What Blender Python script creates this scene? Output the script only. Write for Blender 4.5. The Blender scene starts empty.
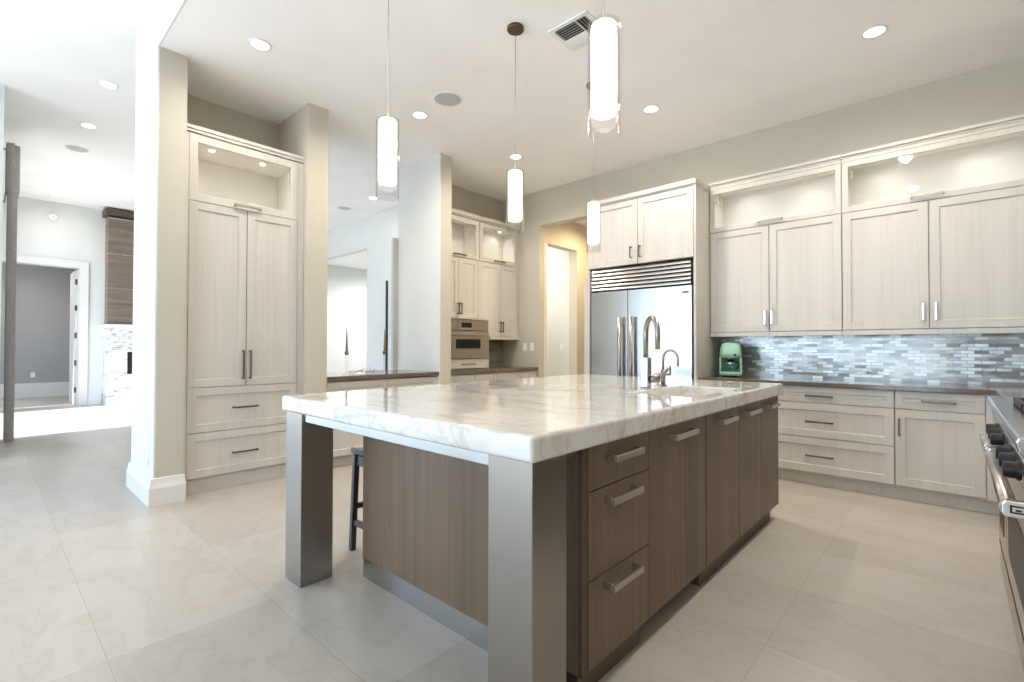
import bpy, math, random
from mathutils import Vector, Matrix
random.seed(7)
SC = bpy.context.scene
COL = SC.collection
PI = math.pi

# ------------------------------------------------------------------ camera
F, YAW, PITCH, ROLL, CY = 483.412, 0.739919, 0.0135166, 0.0017954, 340.192
fw = Vector((-math.sin(YAW)*math.cos(PITCH), math.cos(YAW)*math.cos(PITCH), math.sin(PITCH)))
rt = Vector((math.cos(YAW), math.sin(YAW), 0)); up = rt.cross(fw)
c_, s_ = math.cos(ROLL), math.sin(ROLL)
rt, up = rt*c_ + up*s_, up*c_ - rt*s_
cam = bpy.data.cameras.new('camera'); cam.sensor_width = 36; cam.lens = F/1024*36
cam.shift_y = (CY-341)/1024; cam.clip_start = .05; cam.clip_end = 300
co = bpy.data.objects.new('camera', cam); COL.objects.link(co)
m = Matrix.Identity(4)
for i in range(3):
    m[i][0], m[i][1], m[i][2] = rt[i], up[i], -fw[i]
m[2][3] = 1.2
co.matrix_world = m
SC.camera = co

# ------------------------------------------------------------------ world, sun, exposure
SKY, SUN, DOWN, EXPO = 3.15, 9.0, 1.12, 0.64
w = bpy.data.worlds.new('sky'); SC.world = w; w.use_nodes = True
nt = w.node_tree; bg = nt.nodes['Background']
tc = nt.nodes.new('ShaderNodeTexCoord'); sp = nt.nodes.new('ShaderNodeSeparateXYZ'); cr = nt.nodes.new('ShaderNodeValToRGB')
nt.links.new(tc.outputs['Generated'], sp.inputs[0]); nt.links.new(sp.outputs['Z'], cr.inputs[0]); nt.links.new(cr.outputs[0], bg.inputs[0])
cr.color_ramp.elements[0].position = 0.0; cr.color_ramp.elements[0].color = (.68, .84, 1, 1)
cr.color_ramp.elements[1].position = .7; cr.color_ramp.elements[1].color = (.44, .69, 1, 1)
bg.inputs[1].default_value = SKY
sl = bpy.data.lights.new('sun', 'SUN'); sl.energy = SUN; sl.angle = math.radians(1.2); sl.color = (1, .97, .92)
so = bpy.data.objects.new('sun', sl); COL.objects.link(so)
so.rotation_euler = Vector((-.05, .62, -.78)).to_track_quat('-Z', 'Y').to_euler()
SC.view_settings.view_transform = 'Standard'
try: SC.view_settings.look = 'None'
except Exception: pass
SC.view_settings.exposure = EXPO; SC.view_settings.gamma = 1; SC.view_settings.use_curve_mapping = False
SC.cycles.max_bounces = 12; SC.cycles.diffuse_bounces = 7; SC.cycles.glossy_bounces = 5
SC.cycles.transparent_max_bounces = 12; SC.cycles.sample_clamp_indirect = 8
SC.cycles.caustics_reflective = False; SC.cycles.caustics_refractive = False

def portal(loc, direction, sx, sy):
    l = bpy.data.lights.new('portal', 'AREA'); l.shape = 'RECTANGLE'; l.size = sx; l.size_y = sy
    l.cycles.is_portal = True
    o = bpy.data.objects.new('window_portal', l); COL.objects.link(o); o.location = loc
    o.rotation_euler = Vector(direction).to_track_quat('-Z', 'Y').to_euler()

# ------------------------------------------------------------------ materials
def newmat(name):
    m = bpy.data.materials.new(name); m.use_nodes = True
    nt = m.node_tree; return m, nt, nt.nodes['Principled BSDF']
def plain(name, col, rough=.5, metal=0, spec=.5, coat=0):
    m, nt, b = newmat(name)
    b.inputs['Base Color'].default_value = (*col, 1); b.inputs['Roughness'].default_value = rough
    b.inputs['Metallic'].default_value = metal; b.inputs['Specular IOR Level'].default_value = spec
    b.inputs['Coat Weight'].default_value = coat
    return m
def coords(nt, scale=(1, 1, 1), rot=(0, 0, 0)):
    t = nt.nodes.new('ShaderNodeTexCoord'); mp = nt.nodes.new('ShaderNodeMapping')
    mp.inputs['Scale'].default_value = scale; mp.inputs['Rotation'].default_value = rot
    nt.links.new(t.outputs['Object'], mp.inputs[0]); return mp.outputs[0]
def ramp(nt, fac, stops):
    r = nt.nodes.new('ShaderNodeValToRGB'); nt.links.new(fac, r.inputs[0])
    e = r.color_ramp.elements
    while len(e) > 1: e.remove(e[-1])
    e[0].position, e[0].color = stops[0][0], (*stops[0][1], 1)
    for p, c in stops[1:]:
        n = e.new(p); n.color = (*c, 1)
    return r.outputs[0]
def noise(nt, vec, scale, detail=3, dist=0, rough=.5):
    n = nt.nodes.new('ShaderNodeTexNoise'); n.inputs['Scale'].default_value = scale
    n.inputs['Detail'].default_value = detail; n.inputs['Distortion'].default_value = dist; n.inputs['Roughness'].default_value = rough
    nt.links.new(vec, n.inputs['Vector']); return n.outputs['Fac']
def mixc(nt, fac, a, b, mode='MIX'):
    n = nt.nodes.new('ShaderNodeMix'); n.data_type = 'RGBA'; n.blend_type = mode
    for s, v in ((n.inputs[0], fac), (n.inputs[6], a), (n.inputs[7], b)):
        if hasattr(v, 'links') or hasattr(v, 'is_linked'): nt.links.new(v, s)
        elif isinstance(v, tuple): s.default_value = (*v, 1)
        else: s.default_value = v
    return n.outputs[2]
def bump(nt, b, h, strength=.1, dist=.002):
    n = nt.nodes.new('ShaderNodeBump'); n.inputs['Strength'].default_value = strength; n.inputs['Distance'].default_value = dist
    nt.links.new(h, n.inputs['Height']); nt.links.new(n.outputs[0], b.inputs['Normal'])

def wood(name, c0, c1, scale=(60, 60, 1.5), rough=.45):
    m, nt, b = newmat(name)
    f = noise(nt, coords(nt, scale), 1, 4, .3)
    g = noise(nt, coords(nt, (scale[0]*.12, scale[1]*.12, scale[2]*.3)), 1, 3, .4)
    f2 = nt.nodes.new('ShaderNodeMath'); f2.operation = 'ADD'; nt.links.new(f, f2.inputs[0]); nt.links.new(g, f2.inputs[1])
    f3 = nt.nodes.new('ShaderNodeMath'); f3.operation = 'MULTIPLY'; f3.inputs[1].default_value = .5; nt.links.new(f2.outputs[0], f3.inputs[0])
    nt.links.new(ramp(nt, f3.outputs[0], [(.35, c0), (.65, c1)]), b.inputs['Base Color'])
    b.inputs['Roughness'].default_value = rough
    bump(nt, b, f, .08, .001)
    return m
M = {}
def wallpaint(name, col):
    m, nt, b = newmat(name)
    f = noise(nt, coords(nt), 1.3, 4)
    nt.links.new(ramp(nt, f, [(.3, tuple(x*.97 for x in col)), (.7, tuple(min(1, x*1.03) for x in col))]), b.inputs['Base Color'])
    b.inputs['Roughness'].default_value = .75
    return m
M['paint'] = wallpaint('greige_paint', (.54, .51, .43))
M['paint_family'] = wallpaint('pale_grey_paint', (.68, .70, .69))
M['paint_grey'] = wallpaint('grey_paint', (.36, .36, .36))
M['ceil'] = wallpaint('ceiling_white', (.92, .92, .925))
M['trim'] = plain('white_trim', (.72, .71, .69), .4)
M['cab'] = wood('offwhite_grain', (.545, .52, .475), (.61, .59, .55), (70, 70, 1.2), .42)
M['cabin'] = plain('cabinet_interior', (.78, .75, .70), .5)
M['brown'] = wood('brown_grain', (.125, .083, .052), (.20, .135, .088), (34, 34, .9), .42)
M['browndark'] = wood('dark_brown_grain', (.075, .05, .036), (.11, .075, .054), (34, 34, .9), .5)
M['panelwood'] = wood('grey_brown_veneer', (.14, .105, .08), (.24, .185, .145), (.9, 2, 26), .45)
M['gap'] = plain('shadow_gap_black', (.02, .017, .015), .7)
M['black'] = plain('black_plastic', (.006, .006, .007), .38, 0, .3)
M['iron'] = plain('cast_iron', (.02, .02, .022), .5)
M['bronze'] = plain('dark_bronze', (.16, .125, .095), .32, .9)
M['nickel'] = plain('satin_nickel', (.50, .45, .40), .28, 1)
M['chrome'] = plain('chrome', (.78, .78, .78), .15, 1)
M['white'] = plain('white_plastic', (.82, .82, .80), .35)
M['sinkwhite'] = plain('white_fireclay', (.88, .87, .84), .15)
M['greycover'] = plain('grille_grey', (.50, .51, .52), .6)
M['stool'] = plain('dark_grey_stool', (.06, .062, .068), .35)
M['firebox'] = plain('firebox_black', (.004, .004, .004), .6)
M['mint'] = plain('mint_enamel', (.36, .62, .47), .22, 0, .5, .5)
M['mintdark'] = plain('green_enamel', (.05, .32, .19), .25, 0, .5, .5)
M['patio'] = wallpaint('patio', (.74, .72, .70))
M['candle'] = plain('olive_candle', (.30, .27, .13), .5)

def brushed(name, col, rough, stretch, amt=.08):
    m, nt, b = newmat(name)
    b.inputs['Metallic'].default_value = 1
    f = noise(nt, coords(nt, stretch), 1, 3)
    nt.links.new(ramp(nt, f, [(.3, tuple(x*.96 for x in col)), (.7, col)]), b.inputs['Base Color'])
    r = nt.nodes.new('ShaderNodeMapRange'); r.inputs[3].default_value = rough-amt/2; r.inputs[4].default_value = rough+amt/2
    nt.links.new(f, r.inputs[0]); nt.links.new(r.outputs[0], b.inputs['Roughness'])
    return m
M['steel'] = brushed('brushed_steel', (.56, .54, .51), .27, (2, 2, 260))
M['steelv'] = plain('satin_steel_upright', (.34, .318, .29), .30, 1)
M['ovensteel'] = plain('oven_steel', (.38, .335, .295), .27, 1)
M['steelkick'] = brushed('brushed_steel_band', (.52, .54, .55), .2, (2, 2, 160), .02)
M['steelsmooth'] = plain('smooth_steel', (.52, .47, .42), .25, 1)
M['steeltop'] = plain('polished_steel', (.52, .53, .54), .16, 1)
M['faucet'] = plain('brushed_nickel_dark', (.33, .30, .27), .28, 1)
M['steelf'] = brushed('fridge_steel', (.54, .56, .57), .24, (1.2, 1.2, 130), .05)

def glass(name, tint=(.93, .96, .95), refl=1.0):
    m = bpy.data.materials.new(name); m.use_nodes = True; nt = m.node_tree
    nt.nodes.remove(nt.nodes['Principled BSDF'])
    out = nt.nodes['Material Output']
    t = nt.nodes.new('ShaderNodeBsdfTransparent'); t.inputs[0].default_value = (*tint, 1)
    g = nt.nodes.new('ShaderNodeBsdfGlossy'); g.inputs['Roughness'].default_value = .02
    fr = nt.nodes.new('ShaderNodeFresnel'); ge = nt.nodes.new('ShaderNodeNewGeometry'); ir = nt.nodes.new('ShaderNodeMapRange')
    ir.inputs[3].default_value = 1.45; ir.inputs[4].default_value = 1/1.45
    nt.links.new(ge.outputs['Backfacing'], ir.inputs[0]); nt.links.new(ir.outputs[0], fr.inputs[0])
    mx = nt.nodes.new('ShaderNodeMixShader')
    nt.links.new(fr.outputs[0], mx.inputs[0]); nt.links.new(t.outputs[0], mx.inputs[1]); nt.links.new(g.outputs[0], mx.inputs[2])
    nt.links.new(mx.outputs[0], out.inputs[0]); return m
M['pane'] = glass('clear_pane', (.97, .98, .98))
M['clear'] = glass('clear_glass', (.95, .945, .94))

def emit(name, col, s):
    m, nt, b = newmat(name)
    b.inputs['Base Color'].default_value = (.8, .8, .8, 1)
    b.inputs['Emission Color'].default_value = (*col, 1); b.inputs['Emission Strength'].default_value = s
    return m
WARM = (1.0, .88, .75)
M['lens'] = emit('lit_lens', (1, .93, .80), 9)
M['puck'] = emit('lit_puck', (1, .93, .82), 7)
M['frost'] = emit('lit_frosted_glass', (1, .88, .78), 3.6)

def marble():
    m, nt, b = newmat('white_quartzite')
    v = coords(nt, (1.2, 3.2, 2.0), (0, 0, .35))
    f = noise(nt, v, 1.1, 8, 1.6, .6)
    a = ramp(nt, f, [(.28, (.50, .44, .36)), (.42, (.61, .58, .53)), (.50, (.67, .66, .64)), (.64, (.69, .69, .68)), (.76, (.58, .56, .52))])
    g = noise(nt, coords(nt, (2.5, 7, 4), (0, 0, .5)), 1.0, 6, 2.4, .6)
    b2 = ramp(nt, g, [(.44, (1, 1, 1)), (.495, (.70, .66, .60)), (.53, (1, 1, 1))])
    nt.links.new(mixc(nt, .55, a, b2, 'MULTIPLY'), b.inputs['Base Color'])
    b.inputs['Roughness'].default_value = .03; b.inputs['IOR'].default_value = 1.75
    return m
M['marble'] = marble()
def fmarble():
    m, nt, b = newmat('grey_veined_marble')
    f = noise(nt, coords(nt, (1, 1.6, 4)), 2.2, 8, 1.8, .62)
    nt.links.new(ramp(nt, f, [(.36, (.34, .35, .36)), (.46, (.72, .74, .74)), (.60, (.78, .80, .80)), (.70, (.50, .52, .53))]), b.inputs['Base Color'])
    b.inputs['Roughness'].default_value = .25; return m
M['fmarble'] = fmarble()
def floor_mat():
    m, nt, b = newmat('porcelain_floor_tiles')
    t = nt.nodes.new('ShaderNodeTexCoord')
    mp = nt.nodes.new('ShaderNodeMapping'); mp.inputs['Location'].default_value = (.57, -.335, 0)
    nt.links.new(t.outputs['Object'], mp.inputs[0])
    br = nt.nodes.new('ShaderNodeTexBrick'); br.offset = 0; br.squash = 1
    br.inputs['Scale'].default_value = 1; br.inputs['Brick Width'].default_value = .91; br.inputs['Row Height'].default_value = .6
    br.inputs['Mortar Size'].default_value = .0016; br.inputs['Mortar Smooth'].default_value = .3; br.inputs['Bias'].default_value = 0
    br.inputs['Color1'].default_value = (.435, .405, .365, 1); br.inputs['Color2'].default_value = (.50, .468, .425, 1)
    br.inputs['Mortar'].default_value = (.35, .31, .265, 1)
    nt.links.new(mp.outputs[0], br.inputs['Vector'])
    f = noise(nt, coords(nt, (1, 2.2, 1), (0, 0, .5)), 1.6, 7, .5, .6)
    v = ramp(nt, f, [(.28, (.89, .86, .81)), (.44, (.97, .96, .945)), (.49, (.91, .885, .85)), (.52, (.98, .97, .96)), (.72, (1, 1, 1))])
    nt.links.new(mixc(nt, 1.0, br.outputs['Color'], v, 'MULTIPLY'), b.inputs['Base Color'])
    b.inputs['Roughness'].default_value = .30; b.inputs['Specular IOR Level'].default_value = .45
    return m
M['floor'] = floor_mat()
def mosaic(name, axis_rot, c1, c2, c3):
    m, nt, b = newmat(name)
    t = nt.nodes.new('ShaderNodeTexCoord'); mp = nt.nodes.new('ShaderNodeMapping'); mp.inputs['Rotation'].default_value = axis_rot
    nt.links.new(t.outputs['Object'], mp.inputs[0])
    br = nt.nodes.new('ShaderNodeTexBrick'); br.offset = .5
    br.inputs['Scale'].default_value = 1; br.inputs['Brick Width'].default_value = .085; br.inputs['Row Height'].default_value = .028
    br.inputs['Mortar Size'].default_value = .0022; br.inputs['Bias'].default_value = 0
    br.inputs['Color1'].default_value = (*c1, 1); br.inputs['Color2'].default_value = (*c2, 1); br.inputs['Mortar'].default_value = (.40, .39, .35, 1)
    nt.links.new(mp.outputs[0], br.inputs['Vector'])
    f = noise(nt, mp.outputs[0], 9, 3)
    mx = mixc(nt, ramp(nt, f, [(.45, (0, 0, 0)), (.62, (.45, .45, .45))]), br.outputs['Color'], c3)
    nt.links.new(mx, b.inputs['Base Color'])
    # every little tile catches the light differently
    br2 = nt.nodes.new('ShaderNodeTexBrick'); br2.offset = .5
    for k in ('Scale', 'Brick Width', 'Row Height', 'Mortar Size', 'Bias'): br2.inputs[k].default_value = br.inputs[k].default_value
    br2.inputs['Color1'].default_value = (.0, .0, .0, 1); br2.inputs['Color2'].default_value = (1, 1, 1, 1); br2.inputs['Mortar'].default_value = (0, 0, 0, 1)
    nt.links.new(mp.outputs[0], br2.inputs['Vector'])
    r = nt.nodes.new('ShaderNodeMapRange'); r.inputs[3].default_value = .10; r.inputs[4].default_value = .35
    nt.links.new(br2.outputs['Color'], r.inputs[0]); nt.links.new(r.outputs[0], b.inputs['Roughness'])
    mt = nt.nodes.new('ShaderNodeMapRange'); mt.inputs[3].default_value = .15; mt.inputs[4].default_value = .65
    nt.links.new(br2.outputs['Color'], mt.inputs[0]); nt.links.new(mt.outputs[0], b.inputs['Metallic'])
    bump(nt, b, br.outputs['Fac'], -.35, .002)
    return m
M['mosaic'] = mosaic('glass_mosaic', (PI/2, 0, 0), (.27, .30, .31), (.74, .78, .79), (.50, .49, .42))
M['mosaicside'] = mosaic('glass_mosaic_side', (PI/2, 0, PI/2), (.27, .30, .31), (.74, .78, .79), (.50, .49, .42))
M['stoneback'] = wood('grey_stone_veins', (.16, .145, .13), (.36, .335, .30), (.9, 2.5, 16), .3)
def countertop():
    m, nt, b = newmat('dark_taupe_quartz')
    f = noise(nt, coords(nt), 40, 3)
    nt.links.new(ramp(nt, f, [(.3, (.115, .088, .070)), (.7, (.165, .13, .105))]), b.inputs['Base Color'])
    b.inputs['Roughness'].default_value = .12; return m
M['counter'] = countertop()
def fabric():
    m, nt, b = newmat('grey_curtain_fabric')
    f = noise(nt, coords(nt, (1, 1, .5)), 60, 3)
    nt.links.new(ramp(nt, f, [(.3, (.32, .305, .30)), (.7, (.40, .385, .38))]), b.inputs['Base Color'])
    b.inputs['Roughness'].default_value = .9; return m
M['fabric'] = fabric()

# ------------------------------------------------------------------ mesh helpers
class MB:
    def __init__(s): s.v = []; s.f = []; s.sm = []
    def add(s, vs, fs, smooth=False):
        b = len(s.v); s.v += [tuple(v) for v in vs]
        for f in fs: s.f.append([b+i for i in f]); s.sm.append(smooth)
        return s
    def box(s, x0, x1, y0, y1, z0, z1):
        x0, x1 = sorted((x0, x1)); y0, y1 = sorted((y0, y1)); z0, z1 = sorted((z0, z1))
        return s.add([(x0,y0,z0),(x1,y0,z0),(x1,y1,z0),(x0,y1,z0),(x0,y0,z1),(x1,y0,z1),(x1,y1,z1),(x0,y1,z1)],
                     [(0,3,2,1),(4,5,6,7),(0,1,5,4),(1,2,6,5),(2,3,7,6),(3,0,4,7)])
    def prism(s, pts, z0, z1, axis='z'):
        n = len(pts)
        def P(a, b, c): return {'z': (a, b, c), 'y': (a, c, b), 'x': (c, a, b)}[axis]
        vs = [P(a, b, z0) for a, b in pts]+[P(a, b, z1) for a, b in pts]
        return s.add(vs, [tuple(range(n))[::-1], tuple(range(n, 2*n))]+[(i, (i+1) % n, n+(i+1) % n, n+i) for i in range(n)])
    def lathe(s, prof, c=(0, 0, 0), n=32, smooth=True, cap=True, axis='z'):
        # prof: (radius, height) pairs
        vs = []
        for r, h in prof:
            for k in range(n):
                a = 2*PI*k/n; x, y = r*math.cos(a), r*math.sin(a)
                p = {'z': (x, y, h), 'x': (h, x, y), 'y': (x, h, y)}[axis]
                vs.append((c[0]+p[0], c[1]+p[1], c[2]+p[2]))
        fs = []
        for j in range(len(prof)-1):
            for k in range(n):
                a, b = j*n+k, j*n+(k+1) % n
                fs.append((a, b, b+n, a+n))
        s.add(vs, fs, smooth)
        if cap:
            b0 = len(s.v)-len(vs)
            s.f.append([b0+k for k in range(n)][::-1]); s.sm.append(False)
            s.f.append([b0+(len(prof)-1)*n+k for k in range(n)]); s.sm.append(False)
        return s
    def cyl(s, c, r, h, axis='z', n=24): return s.lathe([(r, 0), (r, h)], c, n, True, True, axis)
    def tube(s, pts, r, n=14):
        pts = [Vector(p) for p in pts]; rs = r if isinstance(r, (list, tuple)) else [r]*len(pts)
        t0 = (pts[1]-pts[0]).normalized(); nrm = t0.orthogonal().normalized(); vs = []
        for i, p in enumerate(pts):
            t = (pts[min(i+1, len(pts)-1)]-pts[max(i-1, 0)]).normalized()
            nrm = (nrm-t*nrm.dot(t)).normalized(); bn = t.cross(nrm)
            for k in range(n):
                a = 2*PI*k/n; vs.append(p+(nrm*math.cos(a)+bn*math.sin(a))*rs[i])
        fs = [(j*n+k, j*n+(k+1) % n, (j+1)*n+(k+1) % n, (j+1)*n+k) for j in range(len(pts)-1) for k in range(n)]
        s.add(vs, fs, True); b0 = len(s.v)-len(vs)
        s.f.append([b0+k for k in range(n)][::-1]); s.sm.append(False)
        s.f.append([b0+(len(pts)-1)*n+k for k in range(n)]); s.sm.append(False)
        return s
    def bar(s, p0, p1, wx, wy):
        # slanted square bar (bottom centre p0, top centre p1)
        vs = []
        for p, k in ((p0, 1), (p1, 1)):
            for sx, sy in ((-1,-1),(1,-1),(1,1),(-1,1)): vs.append((p[0]+sx*wx/2, p[1]+sy*wy/2, p[2]))
        return s.add(vs, [(0,3,2,1),(4,5,6,7),(0,1,5,4),(1,2,6,5),(2,3,7,6),(3,0,4,7)])
    def shaker(s, x0, x1, z0, z1, t=.022, fr=.062, rec=.010, back=0):
        # front at y=0, body behind to y=t; recessed flat centre with a small chamfered step
        e = .004
        R = lambda d, y: [(x0+d, y, z0+d), (x1-d, y, z0+d), (x1-d, y, z1-d), (x0+d, y, z1-d)]
        vs = R(0, t)+R(0, .0015)+R(.0015, 0)+R(fr, 0)+R(fr+e, rec)
        fs = []
        for j in range(4):
            for k in range(4):
                a, b = j*4+k, j*4+(k+1) % 4
                fs.append((a, b, b+4, a+4))
        fs += [(3, 2, 1, 0), (16, 17, 18, 19)]
        return s.add(vs, fs)
    def frame(s, x0, x1, z0, z1, t=.022, fr=.062, y=0):
        s.box(x0, x0+fr, y, y+t, z0, z1); s.box(x1-fr, x1, y, y+t, z0, z1)
        s.box(x0+fr, x1-fr, y, y+t, z0, z0+fr); return s.box(x0+fr, x1-fr, y, y+t, z1-fr, z1)
    def build(s, name, mat, parent=None, bevel=0, seg=1, label=None, loc=None):
        me = bpy.data.meshes.new(name); me.from_pydata(s.v, [], s.f)
        for p, k in zip(me.polygons, s.sm): p.use_smooth = k
        me.materials.append(M[mat] if isinstance(mat, str) else mat); me.update()
        import bmesh
        bm = bmesh.new(); bm.from_mesh(me); bmesh.ops.recalc_face_normals(bm, faces=bm.faces); bm.to_mesh(me); bm.free()
        o = bpy.data.objects.new(name, me); COL.objects.link(o)
        if parent: o.parent = parent
        if loc: o.location = loc
        if bevel:
            b = o.modifiers.new('bevel', 'BEVEL'); b.width = bevel; b.segments = seg; b.limit_method = 'ANGLE'; b.angle_limit = math.radians(50)
        if label: o['label'] = label
        return o
def tag(o, label, cat, group=None):
    o['label'] = label; o['category'] = cat
    if group: o['group'] = group
    return o
def thing(name, label, cat, loc=(0, 0, 0), rz=0, group=None):
    o = bpy.data.objects.new(name, None); COL.objects.link(o); o.empty_display_size = .1
    o.location = loc; o.rotation_euler = (0, 0, rz)
    return tag(o, label, cat, group)
def struct(name, mb, mat, parent=None, bevel=0):
    o = mb.build(name, mat, parent, bevel)
    if not parent: o['kind'] = 'structure'
    return o
def dup(root, loc, label, rz=None, group=None):
    r = root.copy(); COL.objects.link(r); r.location = loc
    if rz is not None: r.rotation_euler = (0, 0, rz)
    r['label'] = label
    if group: r['group'] = group
    for ch in list(root.children):
        c = ch.copy(); COL.objects.link(c); c.parent = r
        for g in ch.children:
            d = g.copy(); COL.objects.link(d); d.parent = c
    return r

ZC, ZF = 3.487, 4.02          # kitchen and family-room ceiling heights
# ------------------------------------------------------------------ room shell
struct('floor', MB().box(-16.5, .95, -4.7, 9, -.1, 0), 'floor')
struct('ground', MB().box(-60, 60, -60, 60, -.25, -.12), 'patio')
struct('ceiling', MB().box(-5.25, .95, .8885, 5.65, ZC, ZC+.1), 'ceil')
b = MB().box(-13.2, .95, -.021, 5.8, ZF, ZF+.1); b.box(-7.70, .95, -4.7, -.021, ZF, ZF+.1)
struct('ceiling_family', b, 'ceil')
struct('wall_header', MB().box(-5.25, .95, .876, .888, ZC, ZF), 'paint_family')
struct('wall_header_side', MB().box(-5.25, -5.15, .889, 5.49, ZC+.001, ZF), 'paint_family')
# back wall with the hall opening
b = MB().box(-5.6, -4.47, 5.49, 5.64, 0, ZC); b.box(-4.47, -3.3, 5.49, 5.64, 2.975, ZC); b.box(-3.3, .95, 5.49, 5.64, 0, ZC)
struct('wall_back', b, 'paint')
# right side wall behind the range
struct('wall_right', MB().box(.86, .96, -4.7, 5.49, 0, ZF), 'paint')
# left wall: end pier of the pantry niche, second pier, deep pier, niche backs
struct('wall_left', MB().prism([(-5.25, .888), (-4.45, .888), (-4.45, 1.069), (-5.12, 1.069), (-5.12, 2.037), (-4.45, 2.037), (-4.45, 2.235), (-5.25, 2.235)], 0, ZC), 'paint')
struct('wall_left_end', MB().box(-5.25, -4.45, .876, .8879, 0, ZC-.0005), 'paint_family')  # thin skin in family-room paint; window light on the pier end put into its colour
struct('wall_pier_side', MB().box(-5.30, -4.452, 3.615, 3.6269, 0, ZC-.0005), 'paint_family')  # pale family-room skin; brightness from the windows put into this face's colour
struct('wall_left_deep', MB().prism([(-5.30, 3.627), (-4.45, 3.627), (-4.45, 3.79), (-5.22, 3.79), (-5.22, 5.489), (-5.40, 5.489), (-5.40, 3.70), (-5.30, 3.70)], 0, ZC), 'paint')
struct('wall_left_upper', MB().box(-5.40, -5.26, 3.70, 5.489, ZC+.001, ZF), 'paint_family')
# baseboards of the end pier
bb = MB()
prof = [(0, 0), (.032, 0), (.032, .13), (.022, .165), (.016, .20), (0, .205)]
vs = []
for k in range(3):
    for a, z in prof:
        vs.append(((-5.25, .876-a, z), (-4.45+a, .876-a, z), (-4.45+a, 1.07+.3*a, z))[k])
n = len(prof)
bb.add(vs, [(j*n+i, j*n+(i+1) % n, (j+1)*n+(i+1) % n, (j+1)*n+i) for j in range(2) for i in range(n)]+[tuple(range(n)), tuple(range(2*n, 3*n))])
struct('baseboard_left', bb, 'trim')
# family room
b = MB(); b.box(-13.2, -13, 1.31, 5.8, 0, ZF); b.box(-13.2, -13, .0, 1.31, 2.77, ZF)
struct('wall_far', b, 'paint_family')
struct('baseboard_far', MB().box(-13, -12.975, 1.44, 1.66, 0, .22), 'trim')
b = MB(); b.box(-9.376, -5.6, 5.6, 5.75, 0, ZF); b.box(-13, -9.376, 5.6, 5.75, 3.33, ZF); b.box(-13, -11.6, 5.6, 5.75, 0, 3.33)
struct('wall_family_back', b, 'paint_family')
b = MB(); b.box(-12.2, -12.05, 5.75, 6.72, 0, 3.33); b.box(-12.2, -12.05, 6.72, 8.4, 0, 3.33); b.box(-12.2, -8.0, 8.3, 8.45, 0, 3.33)
b.box(-9.376, -9.226, 5.75, 6.0, 0, 3.33)
struct('wall_alcove', b, 'paint_family')
struct('ceiling_alcove', MB().box(-12.2, -8, 5.751, 8.5, 3.34, 3.44), 'ceil')
struct('trim_1', MB().box(-8.61, -8.56, 5.575, 5.598, .0, 2.55), 'gap')
struct('trim_2', MB().box(-5.345, -5.302, 3.545, 3.64, 0, 2.60), 'greycover')
# window walls
b = MB(); b.box(-9.0, -7.701, -.02, .13, 0, ZF); b.box(-12.5, -9.0, -.02, .13, 3.55, ZF); b.box(-13.2, -12.5, -.02, .13, 0, ZF)
struct('wall_family_window', b, 'paint_family')
b = MB(); b.box(-7.70, -7.55, -.6, .13, 0, ZF); b.box(-7.70, -7.55, -4.4, -.6, 3.2, ZF); b.box(-7.70, -7.55, -4.7, -4.4, 0, ZF)
struct('wall_window_side', b, 'paint_family')
b = MB(); b.box(-7.55, -7.1, -4.7, -4.55, 0, ZF); b.box(-7.1, -.1, -4.7, -4.55, 3.3, ZF); b.box(-.1, .86, -4.7, -4.55, 0, ZF)
struct('wall_behind', b, 'paint_family')
def window(name, n, a0, a1, z1, fixed, axis):
    mb = MB(); t = .05
    def bx(u0, u1, z0, z_):
        if axis == 'x': mb.box(u0, u1, fixed-.04, fixed+.04, z0, z_)
        else: mb.box(fixed-.04, fixed+.04, u0, u1, z0, z_)
    bx(a0, a1, 0, t); bx(a0, a1, z1-t, z1)
    for k in range(n+1):
        u = a0+(a1-a0-t)*k/n; bx(u, u+t, t, z1-t)
    struct(name, mb, 'trim')
window('window_1', 4, -7.1, -.1, 3.3, -4.62, 'x')
window('window_2', 3, -4.4, -.6, 3.2, -7.62, 'y')
window('window_3', 1, -12.5, -9.0, 3.55, .055, 'x')
portal((-3.6, -4.72, 1.65), (0, 1, 0), 6.9, 3.2)
portal((-7.72, -2.5, 1.6), (1, 0, 0), 3.7, 3.1)
portal((-10.75, -.04, 1.77), (0, 1, 0), 3.4, 3.5)
# far room behind the double door
struct('wall_far_room', MB().box(-16.0, -15.9, -1.5, 4.5, 0, 3.4), 'paint_grey')
struct('wall_far_room_side', MB().box(-15.9, -13.2, -1.5, -1.4, 0, 3.4), 'paint_grey')
struct('wall_far_room_end', MB().box(-15.9, -13.2, 4.4, 4.5, 0, 3.4), 'paint_grey')
struct('ceiling_far_room', MB().box(-16, -13.2, -1.5, 4.5, 3.3, 3.4), 'ceil')
struct('baseboard_far_room', MB().box(-15.9, -15.86, -1.4, 4.4, 0, .33), 'trim')
cs = MB(); cs.box(-13, -12.965, 1.31, 1.445, 0, 2.905); cs.box(-13, -12.965, .13, 1.31, 2.77, 2.905); cs.box(-13.2, -13, 1.295, 1.31, 0, 2.77)
struct('trim_3', cs, 'trim', bevel=.004)
d = thing('door_1', 'white door leaf with five hinges standing open into the grey far room', 'door', (-13.2, 1.308, 0))
d['kind'] = 'structure'
MB().box(-.85, -.01, -.045, .0, .01, 2.75).build('door_panel', 'trim', d, .003)
for z in (.25, .80, 1.36, 1.92, 2.45):
    MB().box(-.008, .012, -.05, .004, z, z+.11).build('hinge', 'bronze', d)
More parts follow.
